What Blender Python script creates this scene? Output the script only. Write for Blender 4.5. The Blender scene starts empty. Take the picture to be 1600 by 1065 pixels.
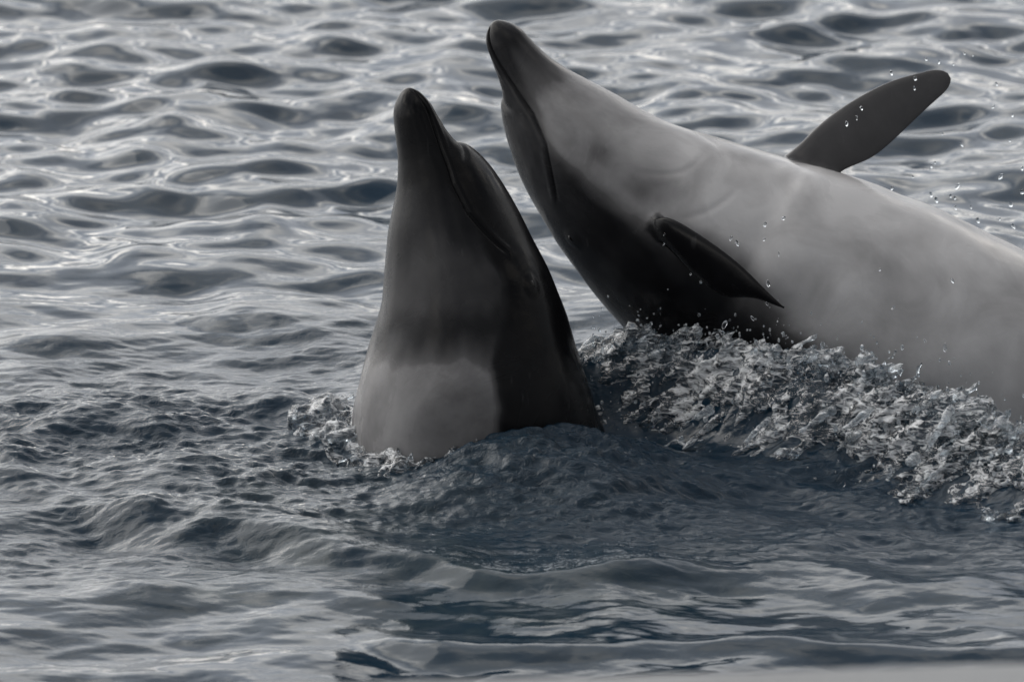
import bpy, math, random
import numpy as np
from mathutils import Vector, Matrix, kdtree

rng = np.random.default_rng(7)
random.seed(7)
scene = bpy.context.scene
COL = scene.collection

# ------------------------------------------------------------------ camera
PITCH = math.radians(15.5)
CAM = np.array([0.0, -9.6, 2.83])
KPX = 0.000105                       # metres per photo pixel per metre of depth
FWD = np.array([0, math.cos(PITCH), -math.sin(PITCH)])
UP = np.array([0, math.sin(PITCH), math.cos(PITCH)])
RIGHT = np.array([1.0, 0, 0])
cam_d = bpy.data.cameras.new("camera")
cam_d.sensor_width = 36.0
cam_d.lens = 36.0 / (1600 * KPX)
cam_d.clip_start = 0.1
cam_d.clip_end = 2000
cam_d.dof.use_dof = True
cam_d.dof.focus_distance = 9.88
cam_d.dof.aperture_fstop = 7.0
cam = bpy.data.objects.new("camera", cam_d)
cam.location = CAM.tolist()
cam.rotation_euler = (math.pi / 2 - PITCH, 0, 0)
COL.objects.link(cam)
scene.camera = cam


def W(px, py, d):
    """photo pixel + depth -> world point"""
    return CAM + d * (FWD + RIGHT * (px - 800) * KPX + UP * (532.5 - py) * KPX)


def G(px, py, z=0.0):
    """photo pixel -> point on the horizontal plane at height z"""
    r = FWD + RIGHT * (px - 800) * KPX + UP * (532.5 - py) * KPX
    return CAM + r * ((z - CAM[2]) / r[2])


# ------------------------------------------------------------------ world, sun
SUN_EL, SUN_AZ = math.radians(36), math.radians(42)      # azimuth: from +Y towards -X
world = bpy.data.worlds.new("World")
scene.world = world
world.use_nodes = True
nt = world.node_tree
nt.nodes.clear()
N = nt.nodes.new
L = nt.links.new


def mathn(nt, op, a, b=None, c=None, clamp=False):
    n = nt.nodes.new("ShaderNodeMath")
    n.operation = op
    n.use_clamp = clamp
    for i, v in enumerate((a, b, c)):
        if v is None:
            continue
        if isinstance(v, (int, float)):
            n.inputs[i].default_value = v
        else:
            nt.links.new(v, n.inputs[i])
    return n.outputs[0]


def ramp(nt, fac, stops, interp="LINEAR"):
    n = nt.nodes.new("ShaderNodeValToRGB")
    n.color_ramp.interpolation = interp
    e = n.color_ramp.elements
    while len(e) < len(stops):
        e.new(0.5)
    for k, (p, c) in enumerate(stops):
        e[k].position = p
        e[k].color = (c, c, c, 1) if isinstance(c, (int, float)) else (*c, 1)
    nt.links.new(fac, n.inputs[0])
    return n.outputs[0]


def mixc(nt, fac, a, b, blend="MIX"):
    n = nt.nodes.new("ShaderNodeMix")
    n.data_type = "RGBA"
    n.blend_type = blend
    for sock, v in ((n.inputs[0], fac), (n.inputs[6], a), (n.inputs[7], b)):
        if isinstance(v, (int, float)):
            sock.default_value = v
        elif isinstance(v, tuple):
            sock.default_value = (*v, 1)
        else:
            nt.links.new(v, sock)
    return n.outputs[2]


def noise(nt, vec, scale, detail=4, rough=0.5, dist=0.0):
    n = nt.nodes.new("ShaderNodeTexNoise")
    n.inputs["Scale"].default_value = scale
    n.inputs["Detail"].default_value = detail
    n.inputs["Roughness"].default_value = rough
    n.inputs["Distortion"].default_value = dist
    nt.links.new(vec, n.inputs["Vector"])
    return n.outputs["Fac"]


sky = N("ShaderNodeTexSky")
sky.sky_type = "NISHITA"
sky.sun_disc = False
sky.sun_elevation = SUN_EL
sky.sun_rotation = -SUN_AZ
tc = N("ShaderNodeTexCoord")
sep = N("ShaderNodeSeparateXYZ")
L(tc.outputs["Generated"], sep.inputs[0])
# cloud deck: a flat layer seen from below, so clouds crowd together at the horizon
zc = mathn(nt, "ADD", mathn(nt, "MAXIMUM", sep.outputs[2], 0.0), 0.22)
cx = mathn(nt, "DIVIDE", sep.outputs[0], zc)
cy = mathn(nt, "DIVIDE", sep.outputs[1], zc)
cmb = N("ShaderNodeCombineXYZ")
L(cx, cmb.inputs[0]); L(cy, cmb.inputs[1])
cn = noise(nt, cmb.outputs[0], 2.1, 3, 0.5, 0.4)
cn2 = noise(nt, cmb.outputs[0], 0.6, 3, 0.5, 0.2)
# overcast brightness rises towards the veiled sun
sd = (-math.sin(SUN_AZ) * math.cos(SUN_EL), math.cos(SUN_AZ) * math.cos(SUN_EL), math.sin(SUN_EL))
dot = N("ShaderNodeVectorMath"); dot.operation = "DOT_PRODUCT"
L(tc.outputs["Generated"], dot.inputs[0]); dot.inputs[1].default_value = sd
glow = mathn(nt, "POWER", mathn(nt, "MAXIMUM", mathn(nt, "MULTIPLY_ADD", dot.outputs["Value"], 0.5, 0.5), 0.0), 2.6)
cl = ramp(nt, cn, [(0.36, (0.40, 0.42, 0.46)), (0.47, (0.68, 0.70, 0.74)), (0.55, (1.15, 1.14, 1.12)), (0.62, (2.2, 2.1, 1.95)), (0.69, (3.0, 2.8, 2.55))])
cl2 = ramp(nt, cn2, [(0.35, 0.75), (0.65, 1.15)])
cloud = mixc(nt, 1.0, cl, cl2, "MULTIPLY")
gl = mathn(nt, "MULTIPLY_ADD", glow, 22.5, 1.4)
# bright breaks low down, heavier cloud overhead
el = ramp(nt, mathn(nt, "MAXIMUM", sep.outputs[2], 0.0), [(0.0, 0.75), (0.18, 1.0), (0.38, 1.05), (0.52, 0.74), (0.70, 0.54), (1.0, 0.46)])
gl = mathn(nt, "MULTIPLY", gl, el)
gc = N("ShaderNodeCombineXYZ")
for i in range(3):
    L(gl, gc.inputs[i])
cloud = mixc(nt, 1.0, cloud, gc.outputs[0], "MULTIPLY")
skyc = mixc(nt, 0.93, sky.outputs[0], cloud)
bg = N("ShaderNodeBackground")
bg.inputs["Strength"].default_value = 0.12
L(skyc, bg.inputs["Color"])
wo = N("ShaderNodeOutputWorld")
L(bg.outputs[0], wo.inputs[0])

sun_d = bpy.data.lights.new("sun", "SUN")
sun_d.energy = 0.8
sun_d.angle = math.radians(50)
sun_d.color = (1.0, 0.96, 0.90)
sun = bpy.data.objects.new("sun", sun_d)
sun.rotation_euler = Vector(sd).to_track_quat("Z", "Y").to_euler()
sun.location = (-3, 6, 8)
COL.objects.link(sun)

scene.view_settings.view_transform = "Standard"
scene.view_settings.look = "None"
scene.view_settings.exposure = 0.0
scene.view_settings.gamma = 1.0
scene.render.engine = "CYCLES"
scene.cycles.use_denoising = True
scene.cycles.max_bounces = 10
scene.cycles.transmission_bounces = 8
scene.cycles.glossy_bounces = 4
scene.cycles.caustics_reflective = False
scene.cycles.caustics_refractive = True


# ------------------------------------------------------------------ helpers
def mesh_from_np(name, verts, faces, smooth=True):
    """faces: (n,4) or (n,3) int array"""
    me = bpy.data.meshes.new(name)
    verts = np.asarray(verts, dtype=np.float32)
    faces = np.asarray(faces, dtype=np.int32)
    nf, k = faces.shape
    me.vertices.add(len(verts))
    me.vertices.foreach_set("co", verts.ravel())
    me.loops.add(nf * k)
    me.loops.foreach_set("vertex_index", faces.ravel())
    me.polygons.add(nf)
    me.polygons.foreach_set("loop_start", np.arange(0, nf * k, k, dtype=np.int32))
    me.polygons.foreach_set("loop_total", np.full(nf, k, dtype=np.int32))
    if smooth:
        me.polygons.foreach_set("use_smooth", np.ones(nf, dtype=bool))
    me.update(calc_edges=True)
    me.validate()
    return me


def add_obj(name, me, mat=None, parent=None, **props):
    o = bpy.data.objects.new(name, me)
    COL.objects.link(o)
    if mat is not None:
        me.materials.append(mat)
    if parent is not None:
        o.parent = parent
    for k, v in props.items():
        o[k] = v
    return o


def set_attr(me, name, vals):
    a = me.attributes.new(name, "FLOAT", "POINT")
    a.data.foreach_set("value", np.asarray(vals, dtype=np.float32))


def sstep(a, b, x):
    t = np.clip((x - a) / (b - a), 0, 1)
    return t * t * (3 - 2 * t)


_perm = rng.permutation(256)
_perm = np.concatenate([_perm, _perm, _perm])
_g3 = rng.normal(size=(256, 3)); _g3 /= np.linalg.norm(_g3, axis=1)[:, None]


def perlin3(x, y, z):
    xi = np.floor(x).astype(np.int64); yi = np.floor(y).astype(np.int64); zi = np.floor(z).astype(np.int64)
    xf = x - xi; yf = y - yi; zf = z - zi
    u = xf * xf * xf * (xf * (xf * 6 - 15) + 10)
    v = yf * yf * yf * (yf * (yf * 6 - 15) + 10)
    w = zf * zf * zf * (zf * (zf * 6 - 15) + 10)
    xi &= 255; yi &= 255; zi &= 255

    def g(dx, dy, dz):
        h = _perm[_perm[_perm[xi + dx] + yi + dy] + zi + dz]
        gr = _g3[h]
        return gr[..., 0] * (xf - dx) + gr[..., 1] * (yf - dy) + gr[..., 2] * (zf - dz)
    x00 = g(0, 0, 0) * (1 - u) + g(1, 0, 0) * u
    x10 = g(0, 1, 0) * (1 - u) + g(1, 1, 0) * u
    x01 = g(0, 0, 1) * (1 - u) + g(1, 0, 1) * u
    x11 = g(0, 1, 1) * (1 - u) + g(1, 1, 1) * u
    return ((x00 * (1 - v) + x10 * v) * (1 - w) + (x01 * (1 - v) + x11 * v) * w) * 1.6


def fbm(x, y, z, octaves=4, gain=0.5, lac=2.03):
    t = 0; a = 1.0; f = 1.0
    for k in range(octaves):
        t = t + a * perlin3(x * f + 17.3 * k, y * f + 5.1 * k, z * f + 9.7 * k)
        a *= gain; f *= lac
    return t


def surface_nets(f, org, h):
    """iso-surface f=0 (inside f>0) as quads"""
    f = np.asarray(f, np.float32)
    ins = f > 0
    nx, ny, nz = f.shape
    c = np.zeros((nx - 1, ny - 1, nz - 1), np.int8)
    for dx in (0, 1):
        for dy in (0, 1):
            for dz in (0, 1):
                c += ins[dx:nx - 1 + dx, dy:ny - 1 + dy, dz:nz - 1 + dz]
    act = (c > 0) & (c < 8)
    idx = np.argwhere(act)
    ids = np.full(act.shape, -1, np.int64)
    ids[act] = np.arange(len(idx))
    acc = np.zeros((len(idx), 3)); cnt = np.zeros(len(idx))
    corners = [(a, b, d) for a in (0, 1) for b in (0, 1) for d in (0, 1)]
    for i, p in enumerate(corners):
        for q in corners[i + 1:]:
            if sum(abs(p[k] - q[k]) for k in range(3)) != 1:
                continue
            fp = f[idx[:, 0] + p[0], idx[:, 1] + p[1], idx[:, 2] + p[2]]
            fq = f[idx[:, 0] + q[0], idx[:, 1] + q[1], idx[:, 2] + q[2]]
            m = (fp > 0) != (fq > 0)
            t = np.where(m, fp / np.where(m, fp - fq, 1), 0)
            pt = np.array(p)[None] + t[:, None] * (np.array(q) - np.array(p))[None]
            acc[m] += pt[m]; cnt[m] += 1
    verts = org + (idx + acc / cnt[:, None]) * h
    quads = []
    for ax in range(3):
        o1, o2 = [(1, 2), (2, 0), (0, 1)][ax]
        sl0 = [slice(1, -1)] * 3; sl0[ax] = slice(0, -1)
        sl1 = [slice(1, -1)] * 3; sl1[ax] = slice(1, None)
        a = ins[tuple(sl0)]; b = ins[tuple(sl1)]
        for flip, m in ((False, a & ~b), (True, ~a & b)):
            e = np.argwhere(m)
            e = e + np.array([0 if k == ax else 1 for k in range(3)])
            if not len(e):
                continue
            d1 = np.zeros(3, int); d1[o1] = 1
            d2 = np.zeros(3, int); d2[o2] = 1
            q = np.stack([ids[tuple((e - d1 - d2).T)], ids[tuple((e - d2).T)], ids[tuple(e.T)], ids[tuple((e - d1).T)]], 1)
            if flip:
                q = q[:, ::-1]
            quads.append(q)
    return verts, np.concatenate(quads)


# ------------------------------------------------------------------ materials
def new_mat(name):
    m = bpy.data.materials.new(name)
    m.use_nodes = True
    m.node_tree.nodes.clear()
    out = m.node_tree.nodes.new("ShaderNodeOutputMaterial")
    return m, m.node_tree, out


def attr(nt, name):
    n = nt.nodes.new("ShaderNodeAttribute")
    n.attribute_name = name
    return n.outputs["Fac"]


def bump(nt, height, strength, dist, normal=None):
    b = nt.nodes.new("ShaderNodeBump")
    if isinstance(strength, (int, float)):
        b.inputs["Strength"].default_value = strength
    else:
        nt.links.new(strength, b.inputs["Strength"])
    b.inputs["Distance"].default_value = dist
    nt.links.new(height, b.inputs["Height"])
    if normal is not None:
        nt.links.new(normal, b.inputs["Normal"])
    return b.outputs[0]


def make_water_mat():
    m, t, out = new_mat("sea_water")
    tc = t.nodes.new("ShaderNodeTexCoord").outputs["Object"]
    rough = attr(t, "rough")
    foam = attr(t, "foam")
    p = t.nodes.new("ShaderNodeBsdfPrincipled")
    air = attr(t, "air")
    an = ramp(t, noise(t, tc, 14, 4, 0.6, 0.7), [(0.30, 0.15), (0.68, 1.0)])
    t.links.new(mixc(t, mathn(t, "MULTIPLY", air, an), (0.005, 0.022, 0.042), (0.055, 0.072, 0.076)), p.inputs["Base Color"])
    p.inputs["Roughness"].default_value = 0.03
    p.inputs["IOR"].default_value = 1.333
    mp = t.nodes.new("ShaderNodeMapping")
    mp.inputs["Scale"].default_value = (1.0, 1.5, 1.0)
    t.links.new(tc, mp.inputs[0])
    n1 = noise(t, mp.outputs[0], 46, 5, 0.6, 0.8)
    nb = bump(t, n1, rough, 0.0060)
    n2 = noise(t, mp.outputs[0], 9.0, 2, 0.5, 0.4)
    nb = bump(t, n2, 0.25, 0.004, nb)
    t.links.new(nb, p.inputs["Normal"])
    # foam: broken bubbles lying on the surface
    fn = noise(t, tc, 130, 3, 0.65, 0.8)
    fn2 = noise(t, tc, 22, 3, 0.6, 0.5)
    fm = mathn(t, "ADD", mathn(t, "MULTIPLY", fn, 0.55), mathn(t, "MULTIPLY", fn2, 0.45))
    thr = mathn(t, "SUBTRACT", 0.70, mathn(t, "MULTIPLY", foam, 0.30))
    fac = mathn(t, "MULTIPLY", mathn(t, "SUBTRACT", fm, thr), 9.0, clamp=True)
    fac = mathn(t, "MULTIPLY", fac, mathn(t, "MULTIPLY", foam, 1.1, clamp=True), clamp=True)
    pf = t.nodes.new("ShaderNodeBsdfPrincipled")
    pf.inputs["Base Color"].default_value = (0.34, 0.37, 0.40, 1)
    pf.inputs["Roughness"].default_value = 0.35
    t.links.new(bump(t, fn, 0.8, 0.004), pf.inputs["Normal"])
    mx = t.nodes.new("ShaderNodeMixShader")
    t.links.new(fac, mx.inputs[0])
    t.links.new(p.outputs[0], mx.inputs[1]); t.links.new(pf.outputs[0], mx.inputs[2])
    t.links.new(mx.outputs[0], out.inputs[0])
    return m


def make_glass_mat(name, rough=0.0):
    m, t, out = new_mat(name)
    p = t.nodes.new("ShaderNodeBsdfPrincipled")
    p.inputs["Base Color"].default_value = (0.93, 0.97, 1.0, 1)
    p.inputs["Roughness"].default_value = rough
    p.inputs["IOR"].default_value = 1.333
    p.inputs["Transmission Weight"].default_value = 1.0
    t.links.new(p.outputs[0], out.inputs[0])
    return m


def make_skin_mat(name):
    m, t, out = new_mat(name)
    tc = t.nodes.new("ShaderNodeTexCoord").outputs["Object"]
    pig_shade = attr(t, "pigment_shade")
    n1 = noise(t, tc, 9, 5, 0.55, 0.8)
    n2 = noise(t, tc, 45, 4, 0.6, 0.3)
    v = mathn(t, "MULTIPLY_ADD", mathn(t, "SUBTRACT", n1, 0.5), mathn(t, "MULTIPLY_ADD", pig_shade, 0.42, 0.02), pig_shade)
    v = mathn(t, "MULTIPLY_ADD", mathn(t, "SUBTRACT", n2, 0.5), 0.06, v, clamp=True)
    col = ramp(t, v, [(0.0, (0.005, 0.005, 0.006)), (0.22, (0.024, 0.024, 0.026)), (0.55, (0.125, 0.122, 0.124)),
                      (0.85, (0.45, 0.442, 0.445)), (1.0, (0.62, 0.612, 0.615))])
    p = t.nodes.new("ShaderNodeBsdfPrincipled")
    # faint scratches
    mp = t.nodes.new("ShaderNodeMapping"); mp.inputs["Scale"].default_value = (70, 9, 14); mp.inputs["Rotation"].default_value = (0.3, 0.5, 0.6)
    t.links.new(tc, mp.inputs[0])
    sc = ramp(t, noise(t, mp.outputs[0], 1.0, 2, 0.5, 0.3), [(0.66, 0.0), (0.72, 1.0)])
    rk = mathn(t, "MULTIPLY", sc, ramp(t, noise(t, tc, 6, 2), [(0.52, 0.0), (0.66, 1.0)]))
    col = mixc(t, mathn(t, "MULTIPLY", rk, 0.14), col, (0.35, 0.35, 0.36))
    t.links.new(col, p.inputs["Base Color"])
    ro = ramp(t, n1, [(0.35, 0.14), (0.65, 0.32)])
    t.links.new(ro, p.inputs["Roughness"])
    p.inputs["IOR"].default_value = 1.36
    p.inputs["Specular IOR Level"].default_value = 0.28
    nb = bump(t, n2, 0.10, 0.004)
    nb = bump(t, noise(t, tc, 13, 2), 0.18, 0.006, nb)
    nb = bump(t, noise(t, tc, 160, 2), 0.06, 0.0015, nb)
    t.links.new(nb, p.inputs["Normal"])
    t.links.new(p.outputs[0], out.inputs[0])
    return m


M_WATER = make_water_mat()
def make_splash_mat():
    """clear water with white streaks: air beaten in, and painted highlights"""
    m, t, out = new_mat("splash_water")
    tc = t.nodes.new("ShaderNodeTexCoord").outputs["Object"]
    g = t.nodes.new("ShaderNodeBsdfPrincipled")
    g.inputs["Base Color"].default_value = (0.86, 0.94, 1.0, 1)
    g.inputs["Roughness"].default_value = 0.03
    g.inputs["IOR"].default_value = 1.333
    g.inputs["Transmission Weight"].default_value = 1.0
    f = t.nodes.new("ShaderNodeBsdfPrincipled")
    f.inputs["Base Color"].default_value = (0.84, 0.86, 0.88, 1)
    f.inputs["Roughness"].default_value = 0.12
    f.inputs["IOR"].default_value = 1.333
    mp = t.nodes.new("ShaderNodeMapping")
    mp.inputs["Rotation"].default_value = (0, 0.65, 0)
    mp.inputs["Scale"].default_value = (0.8, 1.2, 2.2)
    t.links.new(tc, mp.inputs[0])
    n1 = noise(t, mp.outputs[0], 60, 5, 0.68, 0.8)
    n2 = noise(t, tc, 11, 2, 0.5)
    nn = mathn(t, "MULTIPLY_ADD", mathn(t, "SUBTRACT", n2, 0.5), 0.4, n1)
    fac = ramp(t, nn, [(0.47, 0.0), (0.63, 0.85)])  # white streaks: froth, plus painted highlights of sky shining through the sheets
    nb = bump(t, noise(t, mp.outputs[0], 110, 4, 0.65, 0.5), 0.45, 0.005)
    t.links.new(nb, g.inputs["Normal"]); t.links.new(nb, f.inputs["Normal"])
    mx = t.nodes.new("ShaderNodeMixShader")
    t.links.new(fac, mx.inputs[0]); t.links.new(g.outputs[0], mx.inputs[1]); t.links.new(f.outputs[0], mx.inputs[2])
    t.links.new(mx.outputs[0], out.inputs[0])
    return m


M_SPLASH = make_splash_mat()
M_DROP = make_glass_mat("drop_water", 0.0)
M_SKIN = make_skin_mat("dolphin_skin")
M_EYE, _t, _o = new_mat("dolphin_eye")
_p = _t.nodes.new("ShaderNodeBsdfPrincipled")
_p.inputs["Base Color"].default_value = (0.01, 0.009, 0.008, 1)
_p.inputs["Roughness"].default_value = 0.08
_t.links.new(_p.outputs[0], _o.inputs[0])


# ------------------------------------------------------------------ water surface
def polyline_dist(x, y, pts):
    """distance to a ground polyline, signed (+ on the camera side, -y), and arc fraction"""
    near = (x > pts[:, 0].min() - 0.5) & (x < pts[:, 0].max() + 0.5) & (y > pts[:, 1].min() - 0.5) & (y < pts[:, 1].max() + 0.5)
    D_ = np.full(x.shape, 9.0); F_ = np.zeros(x.shape)
    shape_, x, y = x.shape, x[near], y[near]
    best = np.full(x.shape, 1e9); sgn = np.ones(x.shape); frac = np.zeros(x.shape)
    seg = np.linalg.norm(np.diff(pts, axis=0), axis=1)
    cum = np.concatenate([[0], np.cumsum(seg)])
    for k in range(len(pts) - 1):
        a, b = pts[k], pts[k + 1]
        d = b - a
        t = np.clip(((x - a[0]) * d[0] + (y - a[1]) * d[1]) / (d @ d), 0, 1)
        qx = a[0] + t * d[0]; qy = a[1] + t * d[1]
        r = np.hypot(x - qx, y - qy)
        m = r < best
        best = np.where(m, r, best)
        cr = d[0] * (y - a[1]) - d[1] * (x - a[0])
        sgn = np.where(m, np.where(cr < 0, 1.0, -1.0), sgn)
        frac = np.where(m, (cum[k] + t * seg[k]) / cum[-1], frac)
    D_[near] = best * sgn; F_[near] = frac
    return D_, F_


def smooth_poly(pts, n=60):
    pts = np.asarray(pts, float)
    t = np.linspace(0, len(pts) - 1, n)
    P = np.vstack([2 * pts[0] - pts[1], pts, 2 * pts[-1] - pts[-2]])
    i = np.minimum(t.astype(int), len(pts) - 2); f = (t - i)[:, None]
    p0, p1, p2, p3 = P[i], P[i + 1], P[i + 2], P[i + 3]
    return 0.5 * (2 * p1 + (p2 - p0) * f + (2 * p0 - 5 * p1 + 4 * p2 - p3) * f ** 2 + (3 * p1 - p0 - 3 * p2 + p3) * f ** 3)


# long smooth waves (sum of sinusoids)
NW = 70
wl = np.exp(rng.uniform(np.log(0.09), np.log(0.62), NW))
wd = rng.normal(math.radians(90), math.radians(42), NW)
wk = 2 * np.pi / wl
wa = 0.0070 * wl ** 1.2 * rng.uniform(0.5, 1.3, NW)
wp = rng.uniform(0, 2 * np.pi, NW)

# fine ripples, an FFT tile
TN, TL = 1024, 2.3
kx = np.fft.fftfreq(TN, TL / TN) * 2 * np.pi
KX, KY = np.meshgrid(kx, kx, indexing="ij")
KK = np.hypot(KX, KY); KK[0, 0] = 1


def tile(lmin, lmax, power, ay=1.0):
    sp = np.where((KK > 2 * np.pi / lmax) & (KK < 2 * np.pi / lmin), KK ** (-power), 0)
    sp = sp * np.exp(-(2 * np.pi / lmax / KK) ** 4 * 0.5)
    sp = sp * (ay + (1 - ay) * (KY / KK) ** 2)
    z = np.fft.ifft2(sp * (rng.normal(size=KK.shape) + 1j * rng.normal(size=KK.shape))).real
    return z / z.std()


TILE_R = tile(0.014, 0.10, 1.7, 0.4)
TILE_F = tile(0.015, 0.040, 0.6, 0.6)
TILE_C = tile(0.03, 0.22, 2.4, 0.6)


def samp(T, x, y):
    u = (x / TL % 1.0) * TN; v = (y / TL % 1.0) * TN
    i = np.floor(u).astype(int); j = np.floor(v).astype(int)
    fu = u - i; fv = v - j
    i0 = i % TN; i1 = (i + 1) % TN; j0 = j % TN; j1 = (j + 1) % TN
    return (T[i0, j0] * (1 - fu) + T[i1, j0] * fu) * (1 - fv) + (T[i0, j1] * (1 - fu) + T[i1, j1] * fu) * fv


def gp(*pp):
    return smooth_poly([G(a, b)[:2] for a, b in pp], 30)


CREST = gp((840, 640), (905, 642), (1000, 645), (1130, 660), (1250, 690), (1380, 715), (1500, 745), (1620, 772), (1760, 810))   # ground line under the breaking wave
RING = gp((5, 705), (60, 680), (160, 655), (300, 638), (470, 640), (600, 650))
RING2 = gp((5, 705), (25, 745), (110, 785), (230, 815))
BOW = gp((230, 860), (330, 835), (440, 850), (560, 880), (680, 895), (790, 915), (920, 912), (1060, 895), (1200, 880))
BOW2 = gp((560, 985), (640, 1010), (760, 1022), (900, 1020), (1050, 1012), (1200, 1008), (1400, 1020), (1650, 1030))
LEDGE = gp((300, 520), (380, 505), (460, 515), (560, 545))
PL = G(738, 690)[:2]          # left dolphin at the waterline
PM = G(860, 752)[:2]          # water bulging over its flank


def water_height(x, y, spacing=None, full=False):
    lo = np.zeros_like(x)
    sp = 0.004 if spacing is None else spacing
    far = sstep(0.5, 1.6, y)
    for k in range(NW):
        att = 1.0 if spacing is None else np.clip(1.6 - sp / (wl[k] * 0.22), 0, 1)
        lo += att * wa[k] * np.sin(wk[k] * (np.cos(wd[k]) * x + np.sin(wd[k]) * y) + wp[k])
    calm = 0.75 + 0.25 * far - 0.22 * sstep(-0.5, -0.9, y)
    h = lo * calm
    # churned zone round the animals
    dl = np.hypot(x - PL[0], (y - PL[1]))
    ch = np.exp(-(np.hypot((x - 0.05) / 1.1, (y + 0.05) / 0.62)) ** 4)
    dr, fr = polyline_dist(x, y, RING)
    dr2, fr2 = polyline_dist(x, y, RING2)
    inside_ring = np.exp(-(np.hypot((x - G(330, 715)[0]) / 0.42, (y - G(330, 715)[1]) / 0.36)) ** 4)
    h = h + 0.016 * np.exp(-(dr / 0.05) ** 2) * sstep(0, 0.05, fr) * sstep(1, 0.7, fr)
    h = h + 0.014 * np.exp(-(dr2 / 0.04) ** 2)
    h = h + 0.010 * inside_ring
    # bow wave
    db, fb = polyline_dist(x, y, BOW)
    wb = np.where(db > 0, 0.050, 0.14)
    h = h + 0.033 * np.exp(-(db / wb) ** 2) * sstep(0, 0.12, fb) * sstep(1, 0.75, fb)
    db2, fb2 = polyline_dist(x, y, BOW2)
    h = h + 0.014 * np.exp(-(db2 / 0.045) ** 2) * sstep(0, 0.1, fb2)
    dle, fle = polyline_dist(x, y, LEDGE)
    h = h + 0.016 * np.exp(-(dle / np.where(dle > 0, 0.05, 0.12)) ** 2) * sstep(0, 0.2, fle) * sstep(1, 0.7, fle)
    # bulge over the flank of the upright dolphin
    m1 = np.exp(-(np.hypot((x - PM[0]) / 0.19, (y - PM[1]) / 0.21)) ** 2.6)
    h = h + 0.060 * m1
    m2 = np.exp(-(np.hypot((x - G(985, 730)[0]) / 0.14, (y - G(985, 730)[1]) / 0.10)) ** 2)
    h = h + 0.018 * m2
    # hollow between the animals and the breaking wave
    tr = np.exp(-(np.hypot((x - G(1010, 690)[0]) / 0.17, (y - G(1010, 690)[1]) / 0.12)) ** 2)
    h = h - 0.012 * tr
    dc, fc = polyline_dist(x, y, CREST)
    wc = np.where(dc > 0, 0.075, 0.16)
    hc = crest_h(fc)
    cr = np.exp(-(np.abs(dc) / wc) ** 2.2)
    h = h + hc * cr
    # dip where the dolphins part the water
    rough = 0.12 + 0.75 * ch + 0.5 * inside_ring + 0.75 * m1
    rough = rough + 0.5 * cr
    rough = rough * (1 - 0.75 * tr) * (1 - 0.85 * far)
    patch = 0.65 + 0.5 * fbm(x * 3.1, y * 2.2, np.full_like(x, 2.7), 3)
    rough = np.maximum(rough * patch, 0.34 * sstep(0.9, 0.2, y) * (0.30 + 0.70 * sstep(-1.0, -0.6, y)) * np.clip(patch, 0.3, 1.2))
    rough = np.clip(rough * (1 - 0.5 * tr), 0.02, 1.3)
    fine_ok = 1.0 if spacing is None else np.clip(1.5 - sp / 0.010, 0, 1)
    h = h + fine_ok * rough * 0.0031 * samp(TILE_R, x * 0.62 + 0.15 * y, y)
    fz = sstep(0.55, 0.15, y) * sstep(-0.95, -0.6, y)
    h = h + fine_ok * fz * np.clip(rough - 0.12, 0, 1) * 0.00165 * samp(TILE_F, x * 0.8 + 0.3 * y, y)
    h = h + fine_ok * (0.25 + rough) * 0.0036 * samp(TILE_C, x * 0.7 + 0.7 - 0.2 * y, y * 1.0 + 0.3) * (1 - 0.6 * tr)
    h = h + fine_ok * cr * 0.016 * fbm(x * 16, y * 16, np.full_like(x, 8.1), 4, 0.6)
    foam = 0.62 * np.exp(-((db + 0.01) / np.where(db + 0.01 > 0, 0.018, 0.06)) ** 2) * sstep(0.18, 0.4, fb) * sstep(1.0, 0.9, fb)
    foam = foam + 0.55 * np.exp(-((db + 0.13) / 0.09) ** 2) * sstep(0.4, 0.6, fb) * sstep(1.0, 0.8, fb)
    a, b = G(560, 690)[:2]
    foam = foam + 0.75 * np.exp(-(np.hypot((x - a) / 0.12, (y - b) / 0.12)) ** 2)
    a, b = G(330, 745)[:2]
    foam = foam + 0.45 * np.exp(-(np.hypot((x - a) / 0.07, (y - b) / 0.06)) ** 2)
    foam = foam + 0.55 * cr * sstep(0.0, 0.12, fc)
    # clouds of fine bubbles beaten under the surface
    a, b = G(800, 925)[:2]
    air = 0.70 * np.exp(-(np.hypot((x - a) / 0.62, (y - b) / 0.30)) ** 2.5)
    air = air * (0.55 + 0.45 * sstep(-0.12, 0.05, db)) + 0.5 * np.exp(-(np.hypot((x - G(480, 800)[0]) / 0.4, (y - G(480, 800)[1]) / 0.3)) ** 2) + 0.4 * cr
    if full:
        return h, np.clip(rough, 0, 1), np.clip(foam, 0, 1), np.clip(air * (0.7 + 0.6 * fbm(x * 4, y * 4, np.full_like(x, 5.5), 3)), 0, 1)
    return h, np.clip(rough, 0, 1), np.clip(foam, 0, 1)


def crest_h(f):
    return 0.120 * sstep(-0.10, 0.14, f) * (1 - 0.46 * sstep(0.45, 0.9, f))


def graded(lo, hi, step, out_lo, out_hi, grow):
    core = np.arange(lo, hi, step)
    a = []; s = step; p = core[-1]
    while p < out_hi:
        s *= grow; p += s; a.append(p)
    b = []; s = step; p = core[0]
    while p > out_lo:
        s *= grow; p -= s; b.append(p)
    return np.array(b[::-1] + list(core) + a)


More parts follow.
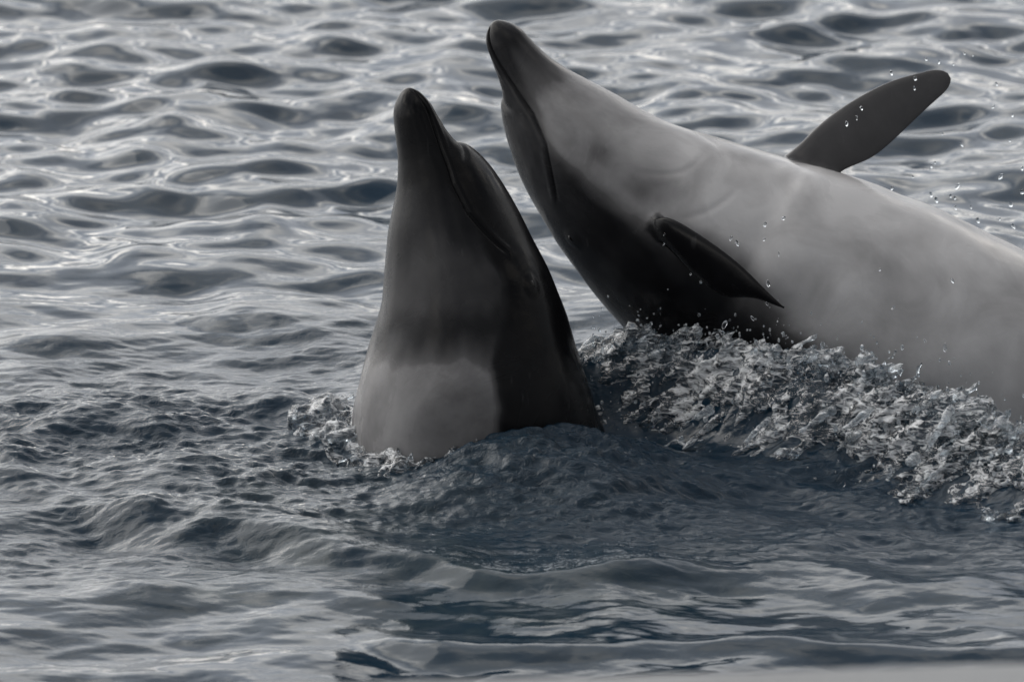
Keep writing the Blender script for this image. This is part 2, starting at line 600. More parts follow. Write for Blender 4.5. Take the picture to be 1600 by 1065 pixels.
gx = graded(-1.02, 1.02, 0.0036, -500, 500, 1.07)
y1 = graded(-1.25, 1.0, 0.0046, -3.7, 1.01, 1.05)
y2 = np.arange(y1[-1] + 0.0055, 4.2, 0.0082)
y3 = []; s = 0.0082; p = y2[-1]
while p < 900:
    s *= 1.06; p += s; y3.append(p)
gy = np.concatenate([y1, y2, y3])
X, Y = np.meshgrid(gx, gy, indexing="ij")
SX = np.gradient(gx)[:, None] + 0 * X
SY = np.gradient(gy)[None, :] + 0 * X
Hh, Rr, Ff, Aa = water_height(X, Y, np.maximum(SX, SY), True)
nx, ny = X.shape
ii = (np.arange(nx - 1)[:, None] * ny + np.arange(ny - 1)[None, :]).ravel()
quads = np.stack([ii, ii + ny, ii + ny + 1, ii + 1], 1)
me = mesh_from_np("water", np.stack([X, Y, Hh], -1).reshape(-1, 3), quads)
set_attr(me, "rough", Rr.ravel())
set_attr(me, "foam", Ff.ravel())
set_attr(me, "air", Aa.ravel())
add_obj("water", me, M_WATER, kind="structure", label="rippled grey blue water around the two dolphins", category="water")
print("water verts", nx * ny)


# ------------------------------------------------------------------ dolphins
S_TAB = np.array([0, .02, .05, .085, .105, .125, .145, .17, .22, .28, .34, .43, .53, .65, .85, 1.05, 1.25, 1.5, 1.75, 2.0, 2.2, 2.4, 2.5])
W_TAB = np.array([.027, .033, .039, .047, .053, .061, .069, .080, .101, .120, .137, .166, .193, .214, .238, .243, .232, .196, .143, .085, .046, .026, .018])
V_TAB = np.array([.020, .028, .036, .045, .051, .058, .065, .076, .097, .116, .134, .166, .195, .217, .236, .236, .222, .187, .142, .095, .064, .042, .032])
D_TAB = np.array([.016, .022, .026, .030, .036, .066, .082, .095, .115, .131, .143, .170, .197, .219, .248, .252, .238, .200, .152, .104, .072, .046, .034])
LEN = 2.5


def prof(tab, s):
    v = np.interp(s, S_TAB, tab)
    out = np.zeros_like(v); wsum = 0
    for d in np.linspace(-2, 2, 9):                     # light smoothing of the table's corners
        w_ = math.exp(-d * d / 1.5)
        sg = np.where(s < 0.2, 0.0045, 0.02 + 0.04 * np.clip(s - 0.2, 0, 1))
        out += w_ * np.interp(np.clip(s + d * sg, 0, LEN), S_TAB, tab); wsum += w_
    return out / wsum


def mouth_theta(s):
    return np.radians(np.interp(s, [0, .05, .11, .16, .21, .25, .29], [86, 82, 68, 61, 66, 77, 88]))


def fin_mesh(root, span, chord, le, te, ss, thick, scale=1.0, bend=0.0, pig_shade=0.30, nseg=36, nr=28):
    """planform given as leading / trailing edge offsets (metres) along the span"""
    span = np.asarray(span, float); span /= np.linalg.norm(span)
    chord = np.asarray(chord, float); chord -= span * (chord @ span); chord /= np.linalg.norm(chord)
    nrm = np.cross(span, chord)
    t = np.linspace(0, 1, nseg)
    sv = ss[0] + (ss[-1] - ss[0]) * (1 - (1 - t) ** 1.5)
    l_ = np.interp(sv, ss, le); e_ = np.interp(sv, ss, te)
    k = np.ones(5) / 5
    for _ in range(2):
        l_[2:-2] = np.convolve(l_, k, "valid"); e_[2:-2] = np.convolve(e_, k, "valid")
    ang = np.linspace(0, 2 * np.pi, nr, endpoint=False)
    verts = []
    for i in range(nseg):
        u = (sv[i] - ss[0]) / (ss[-1] - ss[0])
        mid = (l_[i] + e_[i]) / 2; half = max((e_[i] - l_[i]) / 2, 0.002)
        th = thick * (1 - 0.72 * u) * min(1, half / 0.018)
        x = np.cos(ang)
        z = np.sin(ang) * np.sqrt(np.clip(1 - (x * 0.5 + 0.5) ** 3 * 0.75, 0.05, 1)) * th
        c = mid + half * x
        verts.append(root + scale * (span * sv[i] + chord * c[:, None] + nrm * (z + bend * u * u)[:, None]))
    V = np.concatenate(verts)
    F = []
    for i in range(nseg - 1):
        for j in range(nr):
            F.append((i * nr + j, i * nr + (j + 1) % nr, (i + 1) * nr + (j + 1) % nr, (i + 1) * nr + j))
    n0 = len(V)
    V = np.vstack([V, V[:nr].mean(0), V[(nseg - 1) * nr:].mean(0)])
    T = [(n0, (j + 1) % nr, j) for j in range(nr)] + [(n0 + 1, (nseg - 1) * nr + j, (nseg - 1) * nr + (j + 1) % nr) for j in range(nr)]
    me = bpy.data.meshes.new("fin")
    me.from_pydata(V.tolist(), [], F + T)
    import bmesh
    bm = bmesh.new(); bm.from_mesh(me)
    bmesh.ops.recalc_face_normals(bm, faces=bm.faces)
    bm.to_mesh(me); bm.free()
    return me, V, pig_shade


PX = 0.00105
FL_S = np.array([-45, -18, 20, 50, 96, 140, 174, 205, 228, 242, 249]) * PX
FL_L = np.array([-36, -38, -45, -50, -52, -50, -46, -36, -31, -24, -14]) * PX
FL_T = np.array([26, 28, 30, 36, 34, 25, 18, 12, 9, 5, -4]) * PX


def frames(spine, ventral, s):
    """spine: list of world points; resample by arc length, extended with straight ends"""
    P = smooth_poly(spine, 3000)
    d = np.concatenate([[0], np.cumsum(np.linalg.norm(np.diff(P, axis=0), axis=1))])
    u = np.arange(-0.3, d[-1] + 0.3, 0.002)
    uc = np.clip(u, 0, d[-1])
    Q = np.stack([np.interp(uc, d, P[:, k]) for k in range(3)], 1)
    t0 = (P[8] - P[0]) / np.linalg.norm(P[8] - P[0]); t1 = (P[-1] - P[-9]) / np.linalg.norm(P[-1] - P[-9])
    Q += np.minimum(u, 0)[:, None] * t0 + np.maximum(u - d[-1], 0)[:, None] * t1
    g = np.exp(-(np.arange(-60, 61) * 0.002 / 0.04) ** 2); g /= g.sum()
    Q[60:-60] = np.stack([np.convolve(Q[:, k], g, "valid") for k in range(3)], 1)
    TQ = np.gradient(Q, 0.002, axis=0)
    c = np.stack([np.interp(s, u, Q[:, k]) for k in range(3)], 1)
    T = np.stack([np.interp(s, u, TQ[:, k]) for k in range(3)], 1)
    T /= np.linalg.norm(T, axis=1)[:, None]
    v = np.asarray(ventral, float)
    V = v[None] - T * (T @ v)[:, None]
    V /= np.linalg.norm(V, axis=1)[:, None]
    R = np.cross(V, T)                     # lateral
    return c, T, V, R, d[-1]


def make_dolphin(name, spine, ventral, fins, pigment_shade, label, creases=()):
    s = np.concatenate([0.30 * np.linspace(0, 1, 150) ** 1.25, np.arange(0.304, 0.7, 0.0045), np.arange(0.705, LEN, 0.011), [LEN]])
    c, T, V, R, _ = frames(spine, ventral, s)
    nth = 232
    th = np.linspace(-np.pi, np.pi, nth, endpoint=False)
    S2, TH = np.meshgrid(s, th, indexing="ij")
    w = prof(W_TAB, s); hv = prof(V_TAB, s); hd = prof(D_TAB, s)
    cap = np.sqrt(np.clip(1 - (1 - np.clip(s / 0.042, 0, 1)) ** 2, 0, 1)) * (1 - 0.0 * s)
    endc = np.sqrt(np.clip((LEN - s) / 0.05, 0, 1))
    cap = np.maximum(cap * endc, 0.02)
    cosT = np.cos(TH); sinT = np.sin(TH)
    # blend ventral / dorsal heights smoothly across the flank
    mixd = sstep(-0.35, 0.35, -cosT)
    hh = hv[:, None] * (1 - mixd) + hd[:, None] * mixd
    vert = hh * cosT * cap[:, None]
    lat = w[:, None] * sinT * cap[:, None]
    # melon is a bit flattened at the beak: broaden upper jaw
    rad = np.ones_like(S2)
    aT = np.abs(TH)
    rloc = (w * cap)[:, None]
    # mouth line
    mt = mouth_theta(s)[:, None]
    dm = (aT - mt) * np.maximum(rloc, 0.01)
    mw = sstep(0.0, 0.012, S2) * sstep(0.300, 0.275, S2)
    groove = np.exp(-(dm / 0.0024) ** 2) * 0.0045 * mw
    lip = np.exp(-((dm - 0.009) / 0.006) ** 2) * 0.0018 * mw - np.exp(-((dm + 0.010) / 0.007) ** 2) * 0.0002 * mw
    # crease where the melon rises from the beak
    crs = np.exp(-((S2 - 0.108 - 0.03 * (1 - sstep(1.4, 2.6, aT))) / 0.006) ** 2) * sstep(1.5, 2.0, aT) * 0.0045
    # eye swelling
    es, et = 0.345, 1.72
    de = np.hypot((S2 - es), (aT - et) * 0.135)
    eye = 0.003 * np.exp(-(de / 0.020) ** 2) - 0.001 * np.exp(-((de - 0.018) / 0.005) ** 2)
    # neck / throat creases
    nk = 0.003 * fbm(S2 * 9, cosT * 1.3, sinT * 1.3 + 3.1, 2) * sstep(0.12, 0.4, S2)
    for cr_ in creases:
        cp = smooth_poly(np.array(cr_), 14)
        best = np.full(S2.shape, 9.0); fr_ = np.zeros(S2.shape)
        for q_ in range(len(cp) - 1):
            rl = np.interp(cp[q_, 0], S_TAB, W_TAB)
            ax_, ay_ = cp[q_, 0], cp[q_, 1] * rl
            dx_, dy_ = cp[q_ + 1, 0] - ax_, cp[q_ + 1, 1] * rl - ay_
            tt = np.clip(((S2 - ax_) * dx_ + (TH * rl - ay_) * dy_) / (dx_ ** 2 + dy_ ** 2), 0, 1)
            dd = np.hypot(S2 - ax_ - tt * dx_, TH * rl - ay_ - tt * dy_)
            fr_ = np.where(dd < best, (q_ + tt) / (len(cp) - 1), fr_); best = np.minimum(best, dd)
        nk = nk - 0.0016 * np.exp(-(best / 0.005) ** 2) * np.sin(np.pi * np.clip(fr_, 0.02, 0.98))
    dr = -groove + lip - crs + eye + nk
    rr = np.hypot(vert, lat); rr = np.maximum(rr, 1e-5)
    k = 1 + dr / np.maximum(rr, 0.02)
    P = c[:, None, :] + V[:, None, :] * (vert * k)[..., None] + R[:, None, :] * (lat * k)[..., None]
    ns = len(s)
    verts = P.reshape(-1, 3)
    i, j = np.meshgrid(np.arange(ns - 1), np.arange(nth), indexing="ij")
    q = np.stack([i * nth + j, i * nth + (j + 1) % nth, (i + 1) * nth + (j + 1) % nth, (i + 1) * nth + j], -1).reshape(-1, 4)
    n0 = len(verts)
    verts = np.vstack([verts, verts[:nth].mean(0), verts[-nth:].mean(0)])
    me = bpy.data.meshes.new(name)
    tri = [(n0, (a + 1) % nth, a) for a in range(nth)] + [(n0 + 1, (ns - 1) * nth + a, (ns - 1) * nth + (a + 1) % nth) for a in range(nth)]
    me.from_pydata(verts.tolist(), [], q.tolist() + tri)
    import bmesh
    bm = bmesh.new(); bm.from_mesh(me)
    bmesh.ops.recalc_face_normals(bm, faces=bm.faces)
    bm.to_mesh(me); bm.free()
    body = bpy.data.objects.new(name + "_tmp", me)
    COL.objects.link(body)

    def at(sv, theta):
        """surface point + frame at (s, theta)"""
        a = np.argmin(np.abs(s - sv)); b = np.argmin(np.abs(th - theta))
        return P[a, b], T[a], V[a], R[a], c[a]
    fin_meshes = []
    for fn in fins(at, s, c, T, V, R):
        fin_meshes.append(fin_mesh(**fn))
    # dorsal fin and flukes (below the water)
    p, t_, v_, r_, c_ = at(1.22, math.pi - 0.001)
    fin_meshes.append(fin_mesh(root=p + v_ * 0.06, span=-v_ + 0.35 * t_, chord=t_, ss=np.array([0, .06, .12, .18, .24, .28]),
                               le=np.array([-.16, -.13, -.09, -.03, .04, .10]), te=np.array([.15, .12, .10, .10, .115, .125]), thick=0.022))
    for sg in (-1, 1):
        p, t_, v_, r_, c_ = at(2.36, math.pi / 2)
        fin_meshes.append(fin_mesh(root=c_, span=r_ * sg + 0.30 * t_, chord=t_, ss=np.array([0, .06, .12, .20, .28, .32]),
                                   le=np.array([-.10, -.09, -.07, -.02, .05, .10]), te=np.array([.10, .14, .14, .125, .12, .125]), thick=0.018))
    src_pos = [verts[:n0]]; src_pig_shade = [np.clip(pigment_shade(S2, TH) - 0.22 * groove / 0.0045, 0, 1).ravel()]; src_fin = [np.zeros(n0)]
    for k_, (fm, fv, fpig) in enumerate(fin_meshes):
        fo = bpy.data.objects.new("fin_tmp", fm)
        COL.objects.link(fo)
        md = body.modifiers.new("u", "BOOLEAN")
        md.operation = "UNION"; md.object = fo
        try:
            md.solver = "MANIFOLD"
        except Exception:
            md.solver = "EXACT"
        src_pos.append(fv); src_pig_shade.append(np.full(len(fv), fpig)); src_fin.append(np.ones(len(fv)))
    dg = bpy.context.evaluated_depsgraph_get()
    res = bpy.data.meshes.new_from_object(body.evaluated_get(dg))
    nv = len(res.vertices)
    if nv < 10000:
        print("boolean failed", nv)
    co = np.empty(nv * 3, np.float32); res.vertices.foreach_get("co", co); co = co.reshape(-1, 3).astype(float)
    sp = np.concatenate(src_pos); sg_ = np.concatenate(src_pig_shade); sf = np.concatenate(src_fin)
    kd = kdtree.KDTree(len(sp))
    for a, pnt in enumerate(sp):
        kd.insert(pnt, a)
    kd.balance()
    near = np.array([kd.find(pnt)[1] for pnt in co])
    pig_shade = sg_[near]; isfin = sf[near]
    # fillet: relax the vertices close to each root seam
    ne = len(res.edges)
    ed = np.empty(ne * 2, np.int32); res.edges.foreach_get("vertices", ed); ed = ed.reshape(-1, 2)
    seam = isfin[ed[:, 0]] != isfin[ed[:, 1]]
    wgt = np.zeros(nv); wgt[ed[seam].ravel()] = 1
    deg = np.bincount(ed.ravel(), minlength=nv).astype(float)

    def avg(val):
        o = np.zeros_like(val)
        np.add.at(o, ed[:, 0], val[ed[:, 1]]); np.add.at(o, ed[:, 1], val[ed[:, 0]])
        return o / (deg[:, None] if val.ndim == 2 else deg)
    for _ in range(9):
        wgt = np.maximum(wgt, avg(wgt) * 1.25).clip(0, 1)
    for _ in range(14):
        co += (avg(co) - co) * (0.6 * wgt)[:, None]
    for _ in range(3):
        pig_shade += (avg(pig_shade) - pig_shade) * 0.7 * wgt
    res.vertices.foreach_set("co", co.astype(np.float32).ravel())
    res.polygons.foreach_set("use_smooth", np.ones(len(res.polygons), dtype=bool))
    set_attr(res, "pigment_shade", pig_shade)
    res.update()
    for o in [o for o in COL.objects if o.name.startswith("fin_tmp")] + [body]:
        bpy.data.objects.remove(o, do_unlink=True)
    res.name = name
    res.materials.clear()
    ob = add_obj(name, res, M_SKIN, label=label, category="dolphin")
    for sgn in (-1, 1):
        p, t_, v_, r_, c_ = at(es, sgn * et)
        n_ = (p - c_) / np.linalg.norm(p - c_)
        bme = bpy.data.meshes.new("eye")
        bm = bmesh.new(); bmesh.ops.create_uvsphere(bm, u_segments=20, v_segments=12, radius=0.008)
        bmesh.ops.scale(bm, vec=(1.3, 0.8, 1.0), verts=bm.verts)
        bm.to_mesh(bme); bm.free()
        for pl in bme.polygons:
            pl.use_smooth = True
        e = add_obj("eye", bme, M_EYE, ob)
        b3 = np.cross(n_, t_)
        mt3 = Matrix((t_.tolist(), b3.tolist(), n_.tolist())).transposed().to_4x4()
        mt3.translation = Vector((p - n_ * 0.0068).tolist())
        e.matrix_world = mt3
    print(name, nv)
    return ob, at


TOCAM = -FWD
# --- upright dolphin
sp_l = [W(637, 137, 9.88), W(648, 180, 9.89), W(672, 240, 9.905), W(693, 300, 9.92), W(709, 380, 9.935), W(727, 460, 9.95), W(735, 545, 9.97), W(738, 640, 9.99)]
e_ = sp_l[-1]
sp_l += [e_ + np.array([0.01, 0.03, -0.12]), e_ + np.array([0.03, 0.07, -0.35]), e_ + np.array([0.06, 0.13, -0.7]), e_ + np.array([0.09, 0.16, -1.3]), e_ + np.array([0.1, 0.17, -2.2])]
v_l = math.cos(math.radians(46)) * TOCAM - math.sin(math.radians(46)) * RIGHT


def fins_l(at, s, c, T, V, R):
    out = []
    for sg in (1, -1):
        p, t_, v_, r_, c_ = at(0.62, sg * 0.95)
        n_ = (p - c_) / np.linalg.norm(p - c_)
        side = r_ * sg
        out.append(dict(root=p - n_ * 0.02, span=side * 0.9 + t_ * 0.75 + v_ * 0.15, chord=t_ - 0.2 * side, ss=FL_S, le=FL_L, te=FL_T, thick=0.016))
    return out


def pig_shade_l(S, TH):
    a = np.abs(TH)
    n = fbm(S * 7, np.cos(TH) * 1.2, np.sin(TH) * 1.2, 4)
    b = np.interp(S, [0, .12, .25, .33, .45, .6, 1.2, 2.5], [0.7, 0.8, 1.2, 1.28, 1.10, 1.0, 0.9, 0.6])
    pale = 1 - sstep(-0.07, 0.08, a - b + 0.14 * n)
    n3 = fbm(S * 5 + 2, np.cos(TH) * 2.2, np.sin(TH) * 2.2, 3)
    tone = np.interp(S + 0.035 * n3 + 0.02 * np.sin(TH * 2.3 + 0.6), [0, .10, .17, .24, .30, .35, .39, .42, .46, .55, .8], [.0, .0, .03, .20, .34, .30, .15, .34, .62, .64, .7])  # dip on the throat: a shadow and reflection band painted into the skin tone
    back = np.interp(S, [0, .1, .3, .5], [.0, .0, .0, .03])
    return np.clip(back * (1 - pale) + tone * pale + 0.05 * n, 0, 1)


make_dolphin("dolphin", sp_l, v_l, fins_l, pig_shade_l, "dark grey dolphin standing upright in the water with its beak pointing up")

# --- dolphin lying over on its back
DR = 10.30
sp_r = [W(772, 33, 10.22), W(795, 75, 10.22), W(820, 118, 10.23), W(862, 175, 10.24), W(915, 238, 10.25), W(975, 298, 10.26), W(1067, 368, 10.28),
        W(1155, 420, DR), W(1245, 462, DR), W(1390, 532, DR + .01), W(1510, 595, DR + .02), W(1640, 672, DR + .04)]
e_ = sp_r[-1]
sp_r += [e_ + np.array([0.3, 0.03, -0.17]), e_ + np.array([0.65, 0.06, -0.32]), e_ + np.array([1.3, 0.12, -0.5]), e_ + np.array([2.0, 0.2, -0.6])]
A_R = math.radians(40)
v_r = math.cos(A_R) * TOCAM + math.sin(A_R) * (0.50 * RIGHT + 0.86 * UP)


def fins_r(at, s, c, T, V, R):
    out = []
    # far flipper, raised
    root = W(1279, 254, 10.33)
    out.append(dict(root=root, span=W(1484, 129, 10.38) - root, chord=W(1275 + 52, 255 + 85, 10.33) - root, ss=FL_S, le=FL_L * 1.05, te=FL_T * 1.05, thick=0.015, scale=1.05, pig_shade=0.46))
    # near flipper, swept back along the flank; its shade is painted as a darker tone
    root = W(1050, 362, 10.09)
    out.append(dict(root=root, span=W(1205, 468, 10.00) - root, chord=W(1050 - 40, 362 + 70, 10.14) - root, ss=FL_S, le=FL_L * np.interp(FL_S, [0, .15, .26], [.55, .45, .10]), te=FL_T * np.interp(FL_S, [0, .1, .15, .17, .26], [1.0, 1.4, 2.1, 1.3, 0.4]), thick=0.014, scale=0.93, pig_shade=0.03))
    return out


def pig_r(S, TH):
    n = fbm(S * 6 + 4, np.cos(TH) * 1.2, np.sin(TH) * 1.2, 4)
    a = np.abs(TH)
    b = np.interp(S, [0, .1, .2, .3, .42, .55, .8, 1.2, 2.5], [0.5, 0.85, 1.10, 0.90, 0.78, 0.80, 1.05, 1.05, 0.6])
    pale = 1 - sstep(-0.22, 0.22, a - b + 0.16 * n)
    tone = np.interp(S, [0, .04, .09, .16, .25, .4, .6, 1.0], [.14, .22, .44, .68, .80, .86, .92, .92])
    back = np.interp(S, [0, .1, .3, .5, 1.0], [.10, .20, .25, .12, .20])
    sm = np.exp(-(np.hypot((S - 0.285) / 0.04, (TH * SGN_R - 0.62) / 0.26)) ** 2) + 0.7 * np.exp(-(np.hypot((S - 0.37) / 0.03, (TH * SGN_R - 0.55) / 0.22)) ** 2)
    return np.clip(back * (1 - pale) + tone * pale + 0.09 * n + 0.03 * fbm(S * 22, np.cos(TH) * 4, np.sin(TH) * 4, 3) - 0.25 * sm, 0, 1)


SGN_R = -1
make_dolphin("dolphin", sp_r, v_r, fins_r, pig_r, "pale bellied dolphin rolled on its back with one flipper raised in the air", [((.35, .9), (.43, .5), (.47, .05)), ((.42, -.75), (.47, -.4), (.50, .0)), ((.66, 1.25), (.72, 0.9), (.80, .70)), ((.33, -.5), (.40, -.15), (.42, .3))])


# ------------------------------------------------------------------ splashes
def splash(name, lo, hi, h, field, label, spray=()):
    ax = [np.arange(lo[k], hi[k], h) for k in range(3)]
    A, B, C = np.meshgrid(*ax, indexing="ij")
    f = field(A, B, C)
    for k in range(3):                                   # close the shell at the box
        sl = [slice(None)] * 3
        sl[k] = 0; f[tuple(sl)] = -1
        sl[k] = -1; f[tuple(sl)] = -1
    v, q = surface_nets(f, np.array(lo), h)
    # relax a little
    ed = np.concatenate([q[:, [0, 1]], q[:, [1, 2]], q[:, [2, 3]], q[:, [3, 0]]])
    deg = np.maximum(np.bincount(ed[:, 0], minlength=len(v)), 1)[:, None]
    for _ in range(5):
        o = np.zeros_like(v); np.add.at(o, ed[:, 0], v[ed[:, 1]])
        v = v + 0.5 * (o / deg - v)
    vs, qs, n_ = [v], [q], len(v)
    for c_, r_ in spray:                                  # loose spray thrown off the crest
        st = np.array([1, 1, rd0.uniform(1.0, 1.9)]) * r_
        vs.append(c_ + BALL_V * st * (1 + 0.15 * np.sin(BALL_V[:, [1]] * 3 + c_[0] * 99))); qs.append(BALL_Q + n_); n_ += len(BALL_V)
    v = np.concatenate(vs); q = np.concatenate(qs)
    me = mesh_from_np(name, v, q)
    print(name, len(q))
    return add_obj(name, me, M_SPLASH, kind="stuff", label=label, category="splash")


rd0 = random.Random(11)
# a small quad ball (cube sphere)
_g = np.linspace(-1, 1, 4)
BALL_V = []; BALL_Q = []
for ax in range(3):
    for sg in (-1, 1):
        n0 = len(BALL_V)
        for a_ in _g:
            for b_ in _g:
                p_ = np.zeros(3); p_[ax] = sg; p_[(ax + 1) % 3] = a_; p_[(ax + 2) % 3] = b_ * sg
                BALL_V.append(p_ / np.linalg.norm(p_))
        for i_ in range(3):
            for j_ in range(3):
                BALL_Q.append([n0 + i_ * 4 + j_, n0 + (i_ + 1) * 4 + j_, n0 + (i_ + 1) * 4 + j_ + 1, n0 + i_ * 4 + j_ + 1])
BALL_V = np.array(BALL_V); BALL_Q = np.array(BALL_Q)


def crest_field(x, y, z):
    x2 = x[:, :, 0]; y2 = y[:, :, 0]
    h, _, _ = water_height(x2, y2)
    d, fr = polyline_dist(x2, y2, CREST)
    h = h[..., None]; d = d[..., None]; fr = fr[..., None]
    top = np.exp(-((d - 0.02) / np.where(d > 0.02, 0.085, 0.10)) ** 2) * sstep(0.0, 0.12, fr) * sstep(1.0, 0.95, fr)
    amp = 0.030 + 0.022 * sstep(0.35, 0.75, fr)
    lift = (h + 0.004 + amp * top - z) / 0.020
    # streaks leaning with the throw of the water: down and to the left
    u = x * 0.8 + z * 0.6; v = -x * 0.6 + z * 0.8
    t1 = fbm(u * 15, y * 26, v * 38, 4, 0.47)
    t2 = 1 - np.abs(fbm(u * 24 + 3, y * 36, v * 54, 2)) * 2.2
    f = lift * 0.75 + 1.25 * t1 + 0.55 * t2 - 1.05
    f = np.where(top < 0.06, np.minimum(f, -0.3), f)
    f = np.where(z < h - 0.012, -0.5, f)
    wob = 0.004 * fbm(x * 60, y * 60, z * 60, 2)
    for (p0, p1, dp, r0, r1) in TENDRILS:
        A_ = W(*p0, dp); B_ = W(*p1, dp - 0.03)
        d_ = B_ - A_
        tt = np.clip(((x - A_[0]) * d_[0] + (y - A_[1]) * d_[1] + (z - A_[2]) * d_[2]) / (d_ @ d_), 0, 1)
        rr = np.sqrt((x - A_[0] - tt * d_[0]) ** 2 + (y - A_[1] - tt * d_[1]) ** 2 + (z - A_[2] - tt * d_[2]) ** 2)
        f = np.maximum(f, (r0 + (r1 - r0) * tt + wob - rr) / 0.01)
    return f


TENDRILS = [((1560, 655), (1440, 757), 9.72, 0.014, 0.004), ((1485, 640), (1446, 705), 9.74, 0.009, 0.004), ((1430, 716), (1424, 720), 9.72, 0.010, 0.010),
            ((1600, 690), (1545, 772), 9.68, 0.011, 0.005), ((1505, 690), (1470, 712), 9.72, 0.008, 0.005), ((1300, 640), (1252, 672), 9.86, 0.008, 0.004),
            ((1360, 640), (1322, 668), 9.82, 0.007, 0.005), ((1200, 655), (1165, 690), 9.9, 0.008, 0.004), ((1110, 640), (1070, 660), 9.95, 0.008, 0.004)]


def crest_spray():
    out = []
    seg = np.linspace(0, 1, len(CREST))
    n = 1500
    f = np.array([rd0.random() ** 0.8 for _ in range(n)])
    cx = np.interp(f, seg, CREST[:, 0]) + np.array([rd0.gauss(0, 0.02) for _ in range(n)])
    cy = np.interp(f, seg, CREST[:, 1]) - np.array([rd0.gauss(0.03, 0.06) for _ in range(n)])
    hh = water_height(cx, cy)[0]
    for k in range(n):
        if cx[k] < 0.13 or cx[k] > 1.0:
            continue
        out.append((np.array([cx[k], cy[k], hh[k] + 0.012 + rd0.expovariate(1 / 0.018)]), min(0.0006 * math.exp(rd0.gauss(0.5, 0.55)), 0.0042)))
    return out


lo = np.array([0.10, -0.62, -0.01]); hi = np.array([1.06, 0.36, 0.18])
splash("splash", lo, hi, 0.0033, crest_field, "breaking wave of clear tumbling water along the flank of the rolled dolphin", crest_spray())


def base_field(x, y, z):
    x2 = x[:, :, 0]; y2 = y[:, :, 0]
    h, _, _ = water_height(x2, y2)
    pts = smooth_poly([G(480, 668)[:2], G(530, 668)[:2], G(575, 700)[:2], G(625, 727)[:2], G(660, 737)[:2], G(705, 725, .01)[:2], G(745, 690, .03)[:2], G(790, 664, .05)[:2], G(860, 654, .055)[:2], G(925, 650, .04)[:2]], 36)
    d, fr = polyline_dist(x2, y2, pts)
    h = h[..., None]; d = d[..., None]; fr = fr[..., None]
    top = np.exp(-(d / (0.055 - 0.025 * sstep(0.4, 0.62, fr))) ** 2)
    lift = (h + (0.026 - 0.017 * sstep(0.4, 0.62, fr)) * top - z) / 0.014
    u = x * 0.7 + z * 0.7; v = -x * 0.7 + z * 0.7
    t1 = fbm(u * 24 + 9, y * 24, v * 40, 4, 0.6)
    f = lift * 0.75 + 1.35 * t1 - 0.25
    f = np.where(top < 0.10, np.minimum(f, -0.3), f)
    return np.where(z < h - 0.010, -0.5, f)


a = G(450, 650); b = G(765, 765)
splash("splash", np.array([a[0], b[1] - 0.02, -0.02]), np.array([G(945, 650)[0], a[1] + 0.12, 0.13]), 0.0034, base_field,
       "small white splash curling against the base of the upright dolphin")

# ------------------------------------------------------------------ flying drops
DROPS_UP = [(1447, 93, 4), (1467, 97, 4), (1490, 101, 3), (1507, 84, 4), (1520, 87, 2), (1393, 114, 7), (1430, 123, 5), (1429, 138, 5), (1346, 169, 5), (1338, 184, 5),
            (1323, 193, 6), (1503, 226, 5), (1473, 209, 3), (1557, 131, 4), (1552, 167, 4), (1582, 180, 4), (1578, 220, 4)]
DROPS_BK = [(1496, 291, 7), (1394, 294, 5), (1455, 304, 6), (1463, 312, 7), (1485, 306, 6), (1492, 309, 5), (1493, 324, 5), (1434, 317, 6), (1579, 320, 7), (1564, 276, 7),
            (1517, 324, 4), (1528, 344, 7), (1529, 363, 6), (1493, 347, 5), (1562, 342, 4), (1583, 353, 6), (1555, 380, 6), (1426, 276, 4), (1461, 254, 4), (1455, 260, 5),
            (1597, 263, 6), (1597, 300, 7)]
DROPS_BELLY = [(1195, 351, 6), (1224, 341, 6), (1194, 374, 4), (1142, 372, 5), (1151, 379, 7), (1217, 397, 4), (1200, 443, 8), (1176, 497, 6), (1198, 474, 4),
               (1476, 543, 9), (1399, 550, 5), (1396, 480, 5), (1445, 532, 4), (1488, 438, 6), (1375, 421, 4), (1132, 506, 9), (1038, 366, 3), (1037, 381, 3), (1079, 428, 3)]


def drop_mesh(k):
    import bmesh
    bm = bmesh.new()
    bmesh.ops.create_icosphere(bm, subdivisions=3, radius=1.0)
    r = random.Random(k)
    ph = [r.uniform(0, 6.28) for _ in range(4)]
    for v in bm.verts:
        x, y, z = v.co
        f = 1 + 0.14 * math.sin(2.1 * x + ph[0]) * math.cos(1.7 * z + ph[1]) + 0.10 * math.sin(3.3 * y + ph[2])
        v.co = (x * f * 0.62, y * f * 0.62, z * f)
    me = bpy.data.meshes.new("water_drop")
    bm.to_mesh(me); bm.free()
    for p in me.polygons:
        p.use_smooth = True
    me.materials.append(M_DROP)
    return me


DM = [drop_mesh(k) for k in range(6)]
rd = random.Random(3)


def drops(lst, dlo, dhi, label, group):
    for px, py, r in lst:
        o = bpy.data.objects.new("water_drop", rd.choice(DM))
        COL.objects.link(o)
        o.location = W(px, py, rd.uniform(dlo, dhi)).tolist()
        o.rotation_euler = (rd.uniform(-.3, .3), math.radians(rd.uniform(15, 40)), rd.uniform(0, 6))
        k = r * 0.00105 * 0.66
        o.scale = (k, k, k * rd.uniform(1.0, 1.35))
        o["label"] = ("large " if r >= 7 else "tiny " if r <= 4 else "small ") + label; o["category"] = "water drop"; o["group"] = group


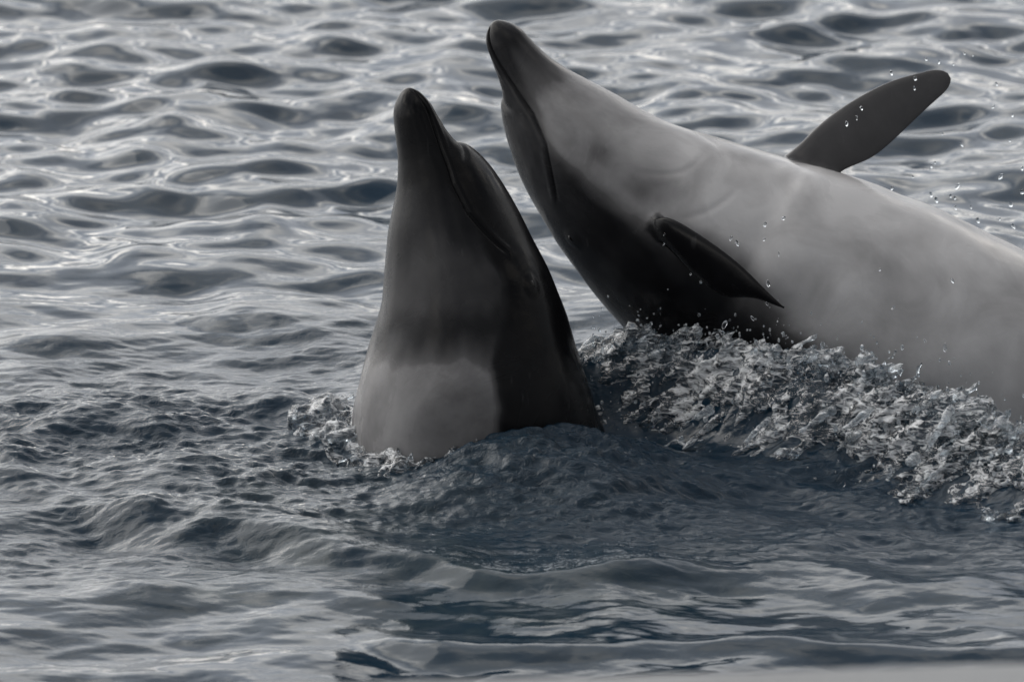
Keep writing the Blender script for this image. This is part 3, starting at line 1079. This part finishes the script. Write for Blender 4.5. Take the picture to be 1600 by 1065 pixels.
drops(DROPS_UP, 10.0, 10.3, "clear water drop flung through the air around the raised flipper", "drops around the raised flipper")
drops(DROPS_BK, 10.3, 10.7, "clear water drop flying behind the back of the rolled dolphin", "drops behind the rolled dolphin")
drops(DROPS_BELLY, 9.85, 9.98, "clear water drop falling in front of the pale belly", "drops in front of the pale belly")

# ------------------------------------------------------------------ pool wall in front
M_WALL, t, out = new_mat("painted_concrete")
p = t.nodes.new("ShaderNodeBsdfPrincipled")
tcw = t.nodes.new("ShaderNodeTexCoord").outputs["Object"]
t.links.new(ramp(t, noise(t, tcw, 5, 5, 0.6), [(0.3, (0.17, 0.175, 0.18)), (0.7, (0.22, 0.225, 0.23))]), p.inputs["Base Color"])
p.inputs["Roughness"].default_value = 0.5
t.links.new(bump(t, noise(t, tcw, 60, 3), 0.2, 0.004), p.inputs["Normal"])
t.links.new(p.outputs[0], out.inputs[0])
import bmesh
ZT = 0.98
pa = G(560, 1078, ZT); pb = G(1500, 1049, ZT)
dirw = (pb - pa); dirw[2] = 0; dirw /= np.linalg.norm(dirw)
nw_ = np.array([dirw[1], -dirw[0], 0])                      # towards the camera


def bar(name, y0, y1, z0, z1, bev, parent=None):
    bm = bmesh.new()
    bmesh.ops.create_cube(bm, size=1)
    for v in bm.verts:
        q = pa + dirw * (v.co.x * 16) + nw_ * ((y0 + y1) / 2 + v.co.y * (y1 - y0))
        v.co = (q[0], q[1], (z0 + z1) / 2 + v.co.z * (z1 - z0))
    bmesh.ops.bevel(bm, geom=bm.edges[:], offset=bev, segments=4, affect="EDGES", profile=0.5)
    me = bpy.data.meshes.new(name)
    bm.to_mesh(me); bm.free()
    return add_obj(name, me, M_WALL, parent)


wall = bpy.data.objects.new("pool_wall", None)
COL.objects.link(wall)
wall["label"] = "pale grey pool wall with rounded coping in front of the water"
wall["category"] = "wall"
bar("coping", 0.0, 0.16, ZT - 0.07, ZT, 0.02, wall)
bar("wall_face", 0.025, 0.135, -0.6, ZT - 0.06, 0.005, wall)
